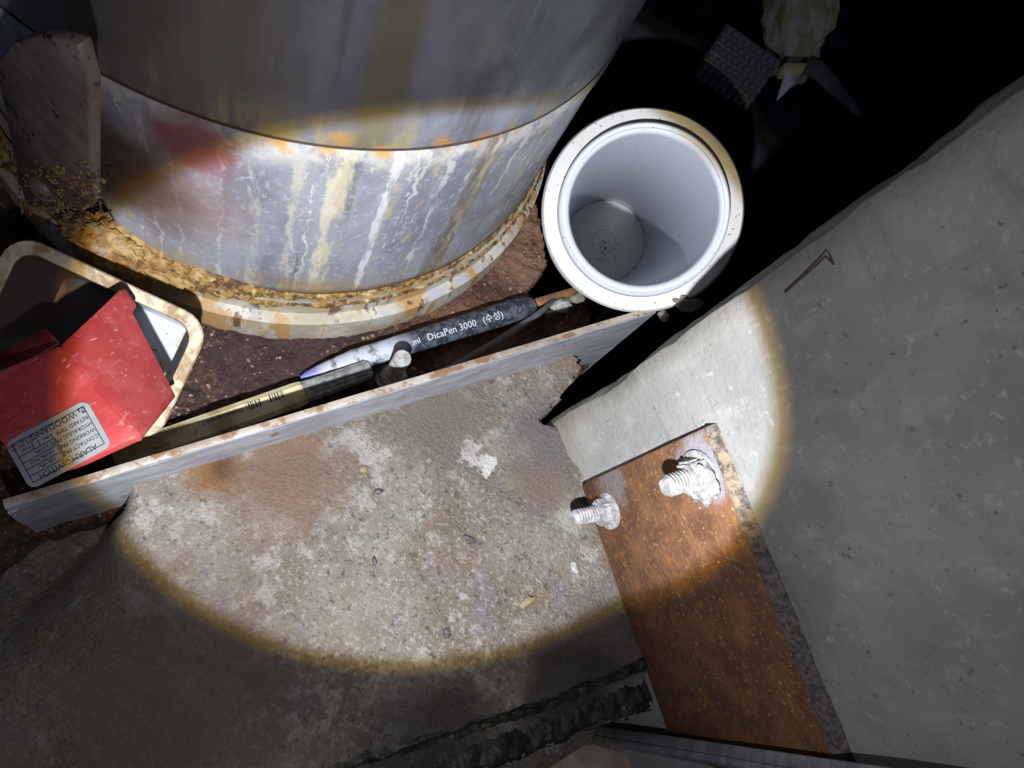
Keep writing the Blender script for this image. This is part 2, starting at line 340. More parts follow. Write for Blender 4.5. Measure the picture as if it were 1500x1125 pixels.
# --- switch
t = NT('red_paint'); c = t.mix(t.mr(t.noise(50, 4), .4, .65), (.30, .030, .029), (.37, .046, .042)); c = t.mix(t.mul(t.mr(t.noise(60, 6, .7), .45, .75), .55), c, (.44, .14, .135)); c = t.mix(t.mul(t.mr(t.noise(330, 4, .75, st=(1, .4, 1)), .58, .74), .6), c, (.66, .38, .35))
M_RED = t.fin(c, .42, 0, t.bump(t.noise(420, 4), .0004, .4), .5)
t = NT('cream_paint'); c = t.mix(t.mr(t.noise(40, 5, .6), .45, .65), (.62, .60, .50), (.55, .46, .26)); c = t.mix(t.mul(t.mr(t.noise(330, 3, .6), .665, .69), .9), c, (.08, .06, .04)); M_CREAM = t.fin(c, .4, 0, None, .5)
t = NT('cream_rim_stained'); c = t.mix(t.mr(t.noise(70, 5, .65), .42, .6), (.60, .53, .36), (.30, .20, .10)); c = t.mix(t.mul(t.mr(t.noise(130, 4, .6, off=3), .55, .65), .8), c, (.40, .32, .24)); M_RIM = t.fin(c, .5, 0, t.bump(t.noise(260, 5), .0007, .5), .5)
t = NT('pale_enamel'); c = t.mix(t.mr(t.noise(45, 4, .6), .5, .68), (.62, .68, .74), (.58, .52, .34)); c = t.mix(t.mul(t.mr(t.noise(360, 3, .6, off=2), .65, .68), .9), c, (.07, .06, .04)); shade_p = at(60, 450, .0); c = t.mix(t.mul(t.near(shade_p, .034, .056, .014, 60), .95), c, t.mix(t.noise(90, 5, .65), (.028, .016, .012), (.085, .045, .032))); M_ENAMEL = t.fin(c, .35, 0, None, .5)  # dark brown patch paints the red cover's shadow into the tray colour
t = NT('nameplate_alu'); M_NAME = t.fin(t.mix(t.noise(120, 5), (.22, .23, .235), (.33, .34, .345)), .45, .2)
t = NT('black_ink'); M_INK = t.fin((.012, .012, .018), .6)
t = NT('white_ink'); M_WINK = t.fin((.62, .66, .68), .6)
t = NT('grime_yellow'); M_GRIME = t.fin(t.mix(t.noise(500), (.42, .34, .08), (.16, .12, .04)), .8)
# --- pens
t = NT('pen_barrel_navy')
pa, pb = at(440, 553, ZG + .010), at(780, 447, ZG + .010)
c = t.mix(t.mr(t.noise(160, 5, .65), .42, .62), (.022, .030, .042), (.10, .115, .135)); whe = t.mr(t.noise(120, 5, .65, off=2), .3, .5)
c = t.mix(t.mul(t.near(lerp(pa, pb, .17), .028, .05, .02, 120), whe), c, (.50, .53, .60))
c = t.mix(t.near(pa, .006, .02, .01, 120), c, (.16, .17, .45)); c = t.mix(t.mul(t.mr(t.noise(420, 3, .7), .6, .7), .6), c, (.33, .35, .37))
M_PEN = t.fin(c, .45, 0, None, .5)
t = NT('pen_cream'); c = t.mix(t.mr(t.noise(40, 5, .6), .45, .62), (.60, .54, .33), (.36, .29, .13)); c = t.mix(t.mul(t.mr(t.noise(200, 4, .6), .64, .7), .8), c, (.10, .07, .03)); M_PENC = t.fin(c, .4)
t = NT('pen_cap_grey'); M_PENG = t.fin(t.mix(t.mr(t.noise(200, 5, .6), .4, .6), (.13, .135, .135), (.26, .265, .26)), .55, 0, t.bump(t.noise(260, 3), .0004, .4))
t = NT('black_rubber'); M_RUB = t.fin(t.mix(t.noise(90, 5), (.10, .10, .12), (.26, .26, .30)), .40, 0, t.bump(t.noise(300, 4), .0005, .5), .5)
t = NT('grey_cable'); M_CABLE = t.fin(t.mix(t.noise(120, 5), (.05, .05, .055), (.16, .16, .17)), .4)
t = NT('brown_board'); c = t.mix(t.mr(t.noise(60, 5, .6), .4, .6), (.40, .28, .23), (.50, .36, .30)); c = t.mix(t.mr(t.noise(45, 5, .65, off=6), .56, .66), c, (.03, .025, .022)); M_BOARD = t.fin(c, .7, 0, t.bump(t.noise(260, 4), .0004, .4))
t = NT('step_shade'); M_STEPSHADE = t.fin(t.mix(t.mr(t.noise(130, 5, .6), .4, .7), (.010, .010, .010), (.045, .043, .041)), .5, 0, t.bump(t.noise(180, 5), .0015, .8), .5)  # near-black colour for the painted shade along the floor steps
t = NT('foam_fluff'); c = t.mix(t.mr(t.noise(45, 5, .65), .4, .6), (.78, .78, .72), (.55, .50, .28)); c = t.mix(t.mul(t.mr(t.noise(120, 4, .6), .60, .70), .7), c, (.18, .18, .14)); M_FOAM = t.fin(c, .9, 0, t.bump(t.noise(300, 5, .7), .004, 1), .2)
t = NT('tan_tape'); M_TAPE = t.fin((.80, .66, .38), .6)
t = NT('knife_steel'); M_BLADE = t.fin(t.mix(t.noise(90, 5), (.70, .71, .73), (.88, .89, .90)), .4, 0)
t = NT('dark_cloth'); M_CLOTH = t.fin(t.mix(t.noise(200, 4), (.10, .095, .09), (.18, .17, .16)), .9, 0, t.bump(t.noise(500, 3), .001, .6), .2)
t = NT('grit'); M_GRIT = t.fin(t.mix(t.mr(t.noise(90, 4), .4, .6), (.07, .04, .03), (.30, .21, .15)), .5)
t = NT('rusty_wire'); M_WIRE = t.fin((.09, .05, .04), .7)
t = NT('dark_chip'); M_CHIP = t.fin(t.mix(t.noise(300), (.03, .025, .03), (.12, .10, .11)), .5)
t = NT('leaf_chip'); M_LEAF = t.fin(t.mix(t.noise(300), (.16, .13, .06), (.30, .26, .15)), .6)

# ================================================================== setting
# bar line: front face of the angle bar on the floor
B0 = at(180, 716); BD = (at(866, 512) - B0).normalized(); BN = V((BD.y, -BD.x, 0))         # BN points to the mortar side
if BN.dot(-B0) < 0: BN = -BN
cor = at(820, 620); wdir = V((-wn.y, wn.x, 0)); wdir = wdir if wdir.x > 0 else -wdir        # wall runs along wdir away from the corner
hole = [at(*q) for q in ((1090, 415), (960, 462), (905, 498), (868, 512), (858, 540), (836, 563), (826, 590), (795, 616), (825, 626), (900, 600), (1000, 560), (1120, 480))]
def seg_d(p, a, b):
    ab = b - a; tt = max(0, min(1, (p - a).dot(ab) / ab.dot(ab))); return (p - a - ab * tt).length
def inpoly(p, poly):
    c_ = False; n = len(poly)
    for i in range(n):
        a, b = poly[i], poly[(i + 1) % n]
        if (a.y > p.y) != (b.y > p.y) and p.x < (b.x - a.x) * (p.y - a.y) / (b.y - a.y) + a.x: c_ = not c_
    return c_
def sdist(p, poly):
    d = min(seg_d(p, poly[i], poly[(i + 1) % len(poly)]) for i in range(len(poly))); return -d if inpoly(p, poly) else d
hole2 = [V((q.x, q.y)) for q in hole]
SLOT = (B0 - BN * 0).copy()
T0 = at(543, 1117); TN = (at(945, 978) - T0); TN = V((TN.y, -TN.x, 0)).normalized(); TN = TN if TN.x > 0 else -TN
tL = -.003                                                                               # along the bar: left of this the mortar ends
def floor_h(x, y):
    p = V((x, y, 0)); r = p - B0; u = r.dot(BD); v = r.dot(BN)
    h = .0022 * fbm((x, y, 0), 18, 4) + .0008 * fbm((x, y, 3), 90, 3)
    drop = .058 * sstep(.003, -.006 - max(0, v) * 1.6, u + .004 * fbm((x, y, 1), 60, 2)) * (1 - sstep(.0, .10, v))
    a_ = (p - T0).dot(TN) + .004 * fbm((x, y, 9), 30, 3)                     # steps down to the sunken strip before the post
    drop += .020 * sstep(-.001, .003, a_) + .066 * sstep(.026, .031, a_)
    h -= drop
    if x > -.02 and y > .19:
        s_ = sdist(V((x, y)), hole2) + .003 * fbm((x, y, 5), 120, 3)
        h -= .09 * sstep(.0012, -.002, s_)
    # low ridge towards the concrete corner
    h += .004 * math.exp(-((p - at(835, 700)).length / .02) ** 2)
    return h
def grid(name, x0, x1, y0, y1, st, hf, keep, mat):
    nx = int((x1 - x0) / st) + 1; ny = int((y1 - y0) / st) + 1; idx = {}; vs_ = []; fs = []
    ok = [[keep(x0 + i * st, y0 + j * st) for i in range(nx)] for j in range(ny)]
    def vid(i, j):
        if (i, j) not in idx:
            x, y = x0 + i * st, y0 + j * st; idx[(i, j)] = len(vs_); vs_.append((x, y, hf(x, y)))
        return idx[(i, j)]
    for j in range(ny - 1):
        for i in range(nx - 1):
            if ok[j][i] and ok[j + 1][i] and ok[j][i + 1] and ok[j + 1][i + 1]:
                fs.append((vid(i, j), vid(i + 1, j), vid(i + 1, j + 1), vid(i, j + 1)))
    return mk(name, vs_, fs, mat, None, True)
def keep_floor(x, y):
    r = V((x, y, 0)) - B0; return r.dot(BN) > -.003 and (V((x, y, 0)) - cor).dot(wn) > -.03
tag(grid('floor', -.36, .33, -.32, .40, .0025, floor_h, keep_floor, M_FLOOR), 'wet stained mortar floor in the torch circle', None, None, 'structure')

# trough ground behind the bar, ending in a ragged edge over the pit
edge = [at(*q, ZG) for q in ((786, 286), (795, 330), (806, 388), (772, 432), (800, 436), (862, 412), (1000, 400), (1000, 470), (900, 480))]
land = [V((-.60, -.20)), V((-.12, -.12))] + [V((q.x, q.y)) for q in (B0 - BD * .05 + BN * .003, B0 + BD * .31 + BN * .003)] + \
       [V((q.x, q.y)) for q in (at(870, 470, ZG), at(862, 426, ZG), at(838, 424, ZG), at(800, 436, ZG), at(772, 431, ZG), at(803, 388, ZG), at(797, 330, ZG), at(784, 288, ZG))] + [V((-.14, .47)), V((-.60, .5))]
def trough_h(x, y):
    s_ = sdist(V((x, y)), land) + .002 * fbm((x, y, 2), 130, 3)
    h = ZG + .004 * fbm((x, y, 7), 35, 4) + .0030 * fbm((x, y, 1), 130, 3) + .0015 * noise.noise(V((x, y, 0)) * 420)
    return h - .10 * sstep(-.001, .004, s_)
def keep_tr(x, y):
    return sdist(V((x, y)), land) < .007 and (V((x, y)) - PC).length > .150
tag(grid('floor_trough', -.42, .06, -.13, .48, .0022, trough_h, keep_tr, M_SILT), 'rusty wet silt in the trough between pipe and bar', None, None, 'structure')

# pit floor and far pit walls
def pit_h(x, y): return lerp(-.33, -.045, sstep(.60, .66, y + .02 * noise.noise(V((x * 6, 0, 0))))) + .012 * fbm((x, y, 0), 5, 4) + .004 * fbm((x, y, 4), 30, 4)
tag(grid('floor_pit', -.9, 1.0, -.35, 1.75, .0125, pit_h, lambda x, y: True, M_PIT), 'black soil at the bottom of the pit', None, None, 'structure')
def slab(name, p, q, z0, z1, th, mat):
    d = (V(q) - V(p)).normalized(); n = V((d.y, -d.x, 0)) * th
    return tag(prism(name, [V((p[0], p[1], z0)), V((q[0], q[1], z0)), V((q[0], q[1], z1)), V((p[0], p[1], z1))], n, mat), None, None, None, 'structure')
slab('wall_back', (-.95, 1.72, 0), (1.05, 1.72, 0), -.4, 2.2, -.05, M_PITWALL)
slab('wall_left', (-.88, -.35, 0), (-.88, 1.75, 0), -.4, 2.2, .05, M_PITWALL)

# cast concrete wall: corner with a rough chamfer, faces the camera side, runs away along wdir
back = -wn
def wall_mesh():
    ch = .011; L_ = .62; T_ = .30; top = .62; bot = -.12
    prof = []                                             # plan outline: (along, behind)
    n1, n2, n3 = 60, 4, 10
    for i in range(n3 + 1): prof.append((0.0, lerp(T_, ch, i / n3)))
    for i in range(1, n2): prof.append((lerp(0, ch * .55, i / n2), lerp(ch, 0, i / n2)))
    for i in range(n1 + 1): prof.append((lerp(ch * .55, L_, i / n1), 0.0))
    nz = 90; vs_, fs = [], []
    for k in range(nz + 1):
        z = lerp(bot, top, k / nz)
        for (u, b) in prof:
            p = cor + wdir * (u - .004) + back * b; p.z = z
            nn = wn * (1 if b < ch else .0) + (-wdir if u < ch else V((0, 0, 0)))
            amp = .0009 if u > ch * .6 else .0015
            a = amp * fbm((p.x, p.y, z), 28, 4) + .35 * amp * fbm((p.x, p.y, z), 110, 3)
            if u < .03: a += .006 * sstep(.06, 0, z) * (.7 + .5 * noise.noise(V((0, 0, z * 60))))
            vs_.append(p + nn * a)
    m = len(prof)
    for k in range(nz):
        for i in range(m - 1): fs.append((k * m + i, k * m + i + 1, (k + 1) * m + i + 1, (k + 1) * m + i))
    # back and caps
    return vs_, fs
v_, f_ = wall_mesh()
tag(mk('wall_right', v_, f_, M_WALL, None, True), 'grey cast concrete wall with a rough chamfered corner', None, None, 'structure')

# ================================================================== riser pipe
pipe = thing('steel_pipe', 'large grey galvanised riser pipe streaked with rust, standing in the trough', 'pipe', (PC.x, PC.y, ZG))
PM = Matrix.Translation((PC.x, PC.y, 0))
def ragged(a):                                            # lower edge of the pipe wall, eaten away on one side
    d = math.degrees(a); d = (d + 180) % 360 - 180
    k = sstep(-71, -76, d) * sstep(-112, -100, d)
    return .002 + k * (.040 + .005 * noise.noise(V((d * .35, 0, 0))) + .004 * noise.noise(V((d * 1.3, 3, 0))))
n = 240; vs_, fs = [], []; zs = [0, .08, .2, .35, .5, .65, .8, .92, .97, 1.0]
for j, f in enumerate(zs):
    for i in range(n):
        a = 2 * math.pi * i / n; zb = ragged(a); z = lerp(zb, ZSEAM, f); r = PR + (0 if f < .99 else -.0006) + .0010 * (f > .9 and f < .99)
        vs_.append((PC.x + r * math.cos(a), PC.y + r * math.sin(a), z))
for i in range(n):                                        # wall thickness at the eaten edge
    a = 2 * math.pi * i / n; vs_.append((PC.x + (PR - .006) * math.cos(a), PC.y + (PR - .006) * math.sin(a), ragged(a) + .003))
for i in range(n):
    a = 2 * math.pi * i / n; vs_.append((PC.x + (PR - .006) * math.cos(a), PC.y + (PR - .006) * math.sin(a), ZSEAM))
m = len(zs)
for j in range(m - 1):
    for i in range(n): fs.append((j * n + i, j * n + (i + 1) % n, (j + 1) * n + (i + 1) % n, (j + 1) * n + i))
for i in range(n):
    fs.append((i, m * n + i, m * n + (i + 1) % n, (i + 1) % n)); fs.append((m * n + i, (m + 1) * n + i, (m + 1) * n + (i + 1) % n, m * n + (i + 1) % n))
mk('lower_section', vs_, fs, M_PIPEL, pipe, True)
lathe('joint_groove', [(PR - .004, ZSEAM - .001), (PR + .0002, ZSEAM - .0004), (PR + .0002, ZSEAM + .0007), (PR - .004, ZSEAM + .0005)], n, PM, M_JOINT, pipe, closed=True, label='dark seam around the pipe')
lathe('upper_section', [(PR - .006, ZSEAM), (PR - .0006, ZSEAM + .0004), (PR - .0001, ZSEAM + .0012), (PR, .40), (PR, .62), (PR - .006, .62)], n, PM, M_PIPEU, pipe)
fl = lathe('base_flange', [(PR - .02, -.010), (.1855, .003), (.1860, -.0125), (.1925, -.0150), (.1934, -.0300), (.1925, ZG - .004), (PR - .02, ZG - .004)], n, PM, M_FLANGE, pipe, closed=True, label='cream painted base ring with rust drips')
# rust crust creeping round the foot of the pipe
def crust():
    na, nb = 700, 22; vs_, fs = [], []
    for i in range(na + 1):
        a = math.radians(lerp(-128, 40, i / na)); d = math.degrees(a)
        big = sstep(-40, -62, d); gap = 1 - sstep(-72, -76, d) * sstep(-112, -100, d)
        th0 = .0022 + .0035 * big; up = .006 + .016 * big * gap; dn = .005
        for j in range(nb + 1):
            s_ = j / nb; z = lerp(.003 + up * (.6 + .5 * noise.noise(V((d * .12, 1, 0)))), -.001 - dn * (.6 + .8 * noise.noise(V((d * .2, 5, 0)))), s_)
            p = V((math.cos(a), math.sin(a), 0)); q = V((PC.x, PC.y, 0)) + p * PR; q.z = z
            env = math.sin(math.pi * s_) ** .6
            h = env * (th0 + .5 * th0 * fbm(q, 160, 4) + .0012 * noise.noise(q * 600)) - .0006
            if z < .001: h += .0035
            vs_.append(q + p * h)
    for i in range(na):
        for j in range(nb):
            b = i * (nb + 1) + j; fs.append((b, b + nb + 1, b + nb + 2, b + 1))
    return mk('rust_crust', vs_, fs, M_CRUST, pipe, True, 'flaky orange rust crust along the foot of the pipe')
crust()
lump_c = at(160, 352, .010)
chunk('rust_lump', lump_c, (.026, .013, .016), M_LUMP, pipe, 5, .30, 1.6, 4, Matrix.Rotation(math.radians(22), 3, 'Z'), label='swollen lump of orange rust on the base ring', rough=.20)
chunk('rust_lump', at(225, 385, .004), (.022, .008, .010), M_LUMP, pipe, 5, .4, 2.2, 9, Matrix.Rotation(math.radians(28), 3, 'Z'), rough=.24)
# bracket lug
LP0 = at(37, 302, .042); ln = V((.10, -.995, 0)).normalized(); lx = V((-ln.y, ln.x, 0)); lx = lx if lx.x > 0 else -lx
def lugpt(x, y): return onplane(x, y, LP0, ln)
lp = [lugpt(*q) for q in ((37, 300), (58, 309), (78, 312), (98, 306), (118, 312), (130, 304), (132, 270), (128, 120), (112, 66), (60, 50), (18, 62), (0, 84), (-4, 110), (6, 165), (20, 235))]
lug = prism('bracket_plate', lp, -ln * .006, M_LUG, pipe, .0008, 1, label='brown painted bracket plate with a rusted lower edge')
rv = lugpt(62, 276); rM = frame(rv - ln * .0005, ln)
lathe('bolt_head', [(.0068, 0), (.0066, .0015), (.0055, .0032), (.0035, .0044), (.0001, .0049)], 24, rM, M_LUG, lug)
# flecks of rust caked on the bracket edge
bm = bmesh.new()
for i in range(420):
    q = random.choice(((random.gauss(60, 20), random.gauss(303, 6)), (random.gauss(120, 22), random.gauss(285, 18)), (random.gauss(75, 22), random.gauss(262, 12))))
    if not (30 < q[0] < 165 and 235 < q[1] < 314): continue
    if math.hypot(q[0] - 62, q[1] - 276) < 17: continue
    s_ = random.uniform(.0003, .0010); add_chunk(bm, lugpt(*q) + ln * .0002, (s_, s_, s_ * .7), i, 1)
tag(frombm('rust_fleck', bm, M_CRUST, pipe), None, None, None, 'stuff')

# ================================================================== angle bar
def bar_top(u): return lerp(.027, .047, (u + .046) / .386)
bar = thing('angle_bar', 'long galvanised steel angle bar edging the trough', 'angle bar', B0 - BD * .046)
U0, U1, TH = -.046, .318, .0045
def barpt(u, v, z): return B0 + BD * u + BN * v + V((0, 0, z))
ns = 60; vs_, fs = [], []
for i in range(ns + 1):
    u = lerp(U0, U1, i / ns); zt = bar_top(u) + .0005 * fbm((u, 0, 0), 30, 3)
    zb = -.068
    for (v, z) in ((0, zb), (0, zt - .0012), (-.0006, zt - .0003)): vs_.append(barpt(u, v + .0004 * fbm((u, z, 1), 25, 3), z))
    vs_ += [barpt(u, -.0006, zt - .0003), barpt(u, -.0025, zt), barpt(u, -TH, zt - .0004), barpt(u, -TH - .0004, zb)]
    # edges share no vertex with the face so that each keeps its own finish
for i in range(ns):
    a, b = i * 7, (i + 1) * 7
    for k in (0, 1): fs.append((a + k, b + k, b + k + 1, a + k + 1))
fsE = []
vE = []
for i in range(ns):
    a, b = i * 7, (i + 1) * 7
    for k in (3, 4, 5): fsE.append((a + k, b + k, b + k + 1, a + k + 1))
face_f = fs + [(5, 6, 0, 1, 2)[::-1], (ns * 7 + 5, ns * 7 + 6, ns * 7, ns * 7 + 1, ns * 7 + 2)]
def sub(name, fcs, mat, label=None):
    used = sorted({i for f in fcs for i in f}); mp = {o_: k for k, o_ in enumerate(used)}
    o = mk(name, [vs_[i] for i in used], [tuple(mp[i] for i in f) for f in fcs], mat, bar, False, label); smooth_by_angle(o, 30); return o
sub('upright_leg', face_f, M_GALV); sub('top_edge', fsE, M_GALVR, 'rust-speckled top edge of the bar')
prism('foot_leg', [barpt(U0, -TH, -.068), barpt(U0, -.06, -.068), barpt(.25, -.06, -.068), barpt(.25, -TH, -.068)], V((0, 0, .005)), M_GALV, bar)
prism('end_tab', [barpt(U0 - .0005, .0008, -.012), barpt(U0 - .0005, .0008, .020), barpt(U0 + .004, .0008, .021), barpt(U0 + .006, .0008, -.006)], BN * -.0008, M_GALV, bar)

# anchor stud in the trough
sb = at(574, 551, ZG + .004); stp = at(590, 524, ZG + .042); sax = (stp - sb).normalized()
st = thing('anchor_stud', 'short whitewashed threaded anchor stud beside the navy marker', 'bolt', sb - sax * .004)
SM = frame(sb, sax)
def thread(r0, r1, z0, z1, pitch):
    pr, z = [], z0
    while z < z1: pr += [(r1, z), (r0, z + pitch * .5)]; z += pitch
    return pr
H_ = (stp - sb).length
lathe('stud', [(.0048, -.006)] + thread(.0054, .0047, 0, H_ - .003, .0024) + [(.0055, H_ - .003), (.0056, H_ - .0012), (.0048, H_), (.0018, H_), (.0016, H_ + .0006), (.0001, H_ + .0007)], 28, SM, M_ZINC, st)
def hexnut(name, M, r, h, mat, parent, hole=None):
    bm = bmesh.new(); n = 6
    lo = [bm.verts.new(M @ V((r * math.cos(k * math.pi / 3), r * math.sin(k * math.pi / 3), 0))) for k in range(6)]
    hi = [bm.verts.new(M @ V((r * math.cos(k * math.pi / 3), r * math.sin(k * math.pi / 3), h))) for k in range(6)]
    bm.faces.new(lo[::-1]); bm.faces.new(hi)
    for k in range(6): bm.faces.new((lo[k], lo[(k + 1) % 6], hi[(k + 1) % 6], hi[k]))
    bmesh.ops.bevel(bm, geom=bm.edges[:], offset=r * .14, segments=2, affect='EDGES')
    o = frombm(name, bm, mat, parent); smooth_by_angle(o, 35); return o
hexnut('nut', SM @ Matrix.Translation((0, 0, -.002)), .0088, .0062, M_ZINC, st)
lathe('washer', [(.001, -.0035), (.0105, -.0035), (.0105, -.002), (.001, -.002)], 28, SM, M_ZINC, st)

# ================================================================== PVC pipe
rim = V((-.0173, .3248, .0887)); pax = V((-.0565, .5926, -.8035)).normalized(); RO = .0605
LEN = .375
pv = thing('pvc_pipe', 'open white plastic pipe leaning in the pit beside the concrete corner', 'pipe', rim + pax * LEN)
PV = frame(rim, -pax)                                    # z points out of the mouth
lathe('coupling', [(.0515, -.004), (.0515, -.0055), (.0505, .0005 - .006), (.0510, -.0035), (.0590, -.0035), (RO, -.0055), (RO, -.085), (.0535, -.090), (.0535, -.10), (.0500, -.10), (.0500, -.0060)], 128, PV, M_PVCO, pv, closed=True, label='off-white outer coupling flecked with dirt')
inner = lathe('inner_pipe', [(.0437, -LEN), (.0437, .0005), (.0442, .0040), (.0452, .0056), (.0462, .0060), (.0468, .0050), (.0473, .0046), (.0488, .0062), (.0498, .0054), (.0502, .0035), (.0502, -LEN)], 128, PV, M_PVC, pv, closed=True, label='glossy white inner pipe')
cap = lathe('end_cap', [(.0001, -LEN + .003), (.012, -LEN + .003), (.0124, -LEN + .0036), (.0128, -LEN + .003), (.0434, -LEN + .003), (.0434, -LEN - .004), (.0001, -LEN - .004)], 96, PV, M_CAP, pv, label='grey disc closing the far end')
bm = bmesh.new()
for i in range(80):                                       # scattered dirt specks on the disc
    a = random.uniform(0, 6.28); r = abs(random.gauss(0, .013)); s_ = random.uniform(.0003, .0009)
    add_chunk(bm, PV @ V((r * math.cos(a) + .006, r * math.sin(a) - .004, -LEN + .0033)), (s_, s_, s_ * .5), i)
tag(frombm('dirt_speck', bm, M_CHIP, cap), None, None, None, 'stuff')
ml = thing('mortar_dab', 'crumbling mortar dab squeezed between white pipe and concrete corner', 'mortar', at(1010, 446, .052))
chunk('dab', at(1008, 444, .070), (.009, .0045, .004), M_MORTAR, ml, 4, .5, 2.0, 3, Matrix.Rotation(.9, 3, 'Z'))
chunk('crumb', at(972, 463, .052), (.004, .003, .003), M_MORTAR, ml, 3, .4, 2, 5)

# ================================================================== markers lying in the trough
pen = thing('paint_marker', 'navy paint marker with white lettering and a scuffed blue tip', 'marker', lerp(pa, pb, .5) - V((0, 0, .010)))
pd = (pb - pa).normalized(); PL = (pb - pa).length; NM = frame(pa, pd)
R1 = .0068
lathe('barrel', [(R1 * 1.0, .032), (R1 * 1.06, .034), (R1 * 1.06, .060), (R1 * 1.1, .062), (R1 * 1.16, PL * .62), (R1 * 1.25, PL * .88), (R1 * 1.22, PL * .96), (R1 * .8, PL), (.0001, PL + .0006)], 32, NM, M_PEN, pen)
lathe('cap', [(.0006, 0), (.0022, .003), (.0042, .012), (.0056, .022), (.0066, .031), (R1 * 1.04, .036), (R1 * 1.04, .040)], 32, NM, M_PEN, pen, label='scuffed bluish white pen tip')
toC = (CAM - lerp(pa, pb, .5)).normalized(); up_ = pd.cross(toC).normalized()             # lettering wraps the side that faces up
nrm = up_.cross(pd).normalized() if up_.cross(pd).dot(toC) > 0 else pd.cross(up_).normalized()
yv = nrm.cross(pd).normalized()
def pen_text(body, s_along, size, r, base, d, nv, mat, parent, flip=False, sx=1.0):
    dd = -d if flip else d; y_ = nv.cross(dd)
    M = Matrix(((dd.x, y_.x, nv.x, 0), (dd.y, y_.y, nv.y, 0), (dd.z, y_.z, nv.z, 0), (0, 0, 0, 1)))
    o = base + d * s_along + nv * r; M.translation = o
    return text_mesh('lettering', body, size, M, mat, parent, sx=sx)
pen_text('pigment ink', PL * .385, .0048, R1 * 1.15, pa, pd, nrm, M_WINK, pen) if False else None
pen_text('ml', PL * .43, .0055, R1 * 1.145, pa, pd, nrm, M_WINK, pen)
pen_text('DicaPen 3000', PL * .49, 0.0066, R1 * 1.21, pa, pd, nrm, M_WINK, pen)
pen_text('(수성)', PL * .735, .0066, R1 * 1.24, pa, pd, nrm, M_WINK, pen)

ca, cb, cm = at(196, 664, ZG + .014), at(541, 541, ZG + .012), None
cdv = (cb - ca).normalized(); CL = (cb - ca).length
crm = thing('flat_marker', 'cream marker with barcode and ribbed grey cap lying under the red cover', 'marker', lerp(ca, cb, .5) - V((0, 0, .012)))
toC = (CAM - lerp(ca, cb, .55)).normalized(); tn = (toC - cdv * toC.dot(cdv)).normalized(); tn = (tn + V((0, 0, .35))).normalized(); tn = (tn - cdv * tn.dot(cdv)).normalized()
ty = tn.cross(cdv)
def rounded_section(w_, h_, ch): return [(-w_, -h_ + ch), (-w_ + ch, -h_), (w_ - ch, -h_), (w_, -h_ + ch), (w_, h_ - ch), (w_ - ch, h_), (-w_ + ch, h_), (-w_, h_ - ch)]
def loft(name, secs, d0, base, mat, parent, label=None):
    vs_, fs = [], []
    for s_, pr in secs:
        for a, b in pr: vs_.append(base + d0 * s_ + ty * a + tn * b)
    k = len(secs[0][1])
    for i in range(len(secs) - 1):
        for j in range(k): fs.append((i * k + j, i * k + (j + 1) % k, (i + 1) * k + (j + 1) % k, (i + 1) * k + j))
    fs.append(tuple(range(k))[::-1]); fs.append(tuple((len(secs) - 1) * k + j for j in range(k)))
    o = mk(name, vs_, fs, mat, parent, False, label); smooth_by_angle(o, 25); return o
sb_ = CL * .685
loft('barrel', [(-.01, rounded_section(.0062, .0058, .0024)), (.004, rounded_section(.0074, .0066, .0026)), (sb_ - .004, rounded_section(.0074, .0066, .0026)), (sb_, rounded_section(.0070, .0062, .0026))], cdv, ca, M_PENC, crm)
gc = loft('cap', [(sb_, rounded_section(.0066, .0058, .002)), (sb_ + .002, rounded_section(.0066, .0060, .002)), (CL - .002, rounded_section(.0060, .0054, .002)), (CL, rounded_section(.0056, .0050, .002))], cdv, ca, M_PENG, crm, 'ribbed grey cap')
for k in range(5):
    o_ = -.0048 + k * .0024; b0 = ca + cdv * (sb_ + .003) + ty * o_ + tn * .0054
    prism('rib', [b0, b0 + ty * .0009, b0 + ty * .0009 + cdv * (CL - sb_ - .006), b0 + cdv * (CL - sb_ - .006)], tn * .0008, M_PENG, gc)
bc = bmesh.new()
s_ = sb_ - .034
while s_ < sb_ - .012:                                    # barcode
    wd = random.choice((.0003, .0005, .0008)); gpv = random.choice((.0004, .0006, .0009))
    if abs(s_ - (sb_ - .023)) > .0022:
        p = ca + cdv * s_ + ty * .0005 + tn * .00668; q = [p, p + cdv * wd, p + cdv * wd + ty * .0046, p + ty * .0046]; bc.faces.new([bc.verts.new(v) for v in q])
    s_ += wd + gpv
frombm('barcode', bc, M_INK, crm)
pen_text('Oxytol Lapsize 2', sb_ - .036, .0034, .0067, ca + ty * .0022, cdv, tn, M_INK, crm, flip=True)
pen_text('Co.,Ltd.', sb_ - .078, .0030, .0067, ca - ty * .0022, cdv, tn, M_INK, crm, flip=True)
pen_text('PENS', sb_ - .018, .0030, .0067, ca - ty * .0042, cdv, tn, M_INK, crm, flip=True) if False else None

cab = [at(*q) for q in ((500, 601, ZG + .004), (580, 571, ZG + .004), (660, 538, ZG + .007), (720, 505, ZG + .012), (770, 473, ZG + .016), (800, 450, ZG + .014), (815, 436, ZG + .006))]
def smooth_path(pts, k=6):
    out = []
    for i in range(len(pts) - 1):
        p0 = pts[max(i - 1, 0)]; p1_ = pts[i]; p2 = pts[i + 1]; p3 = pts[min(i + 2, len(pts) - 1)]
        for j in range(k):
            u = j / k; out.append(.5 * ((2 * p1_) + (p2 - p0) * u + (2 * p0 - 5 * p1_ + 4 * p2 - p3) * u * u + (3 * p1_ - p0 - 3 * p2 + p3) * u ** 3))
    out.append(pts[-1]); return out
tag(tube('cable', smooth_path(cab), [.0012 + .0016 * math.sin(math.pi * i / 36) for i in range(37)], 10, M_CABLE), 'thin dark cable running from the navy marker into the bar shadow', 'cable')
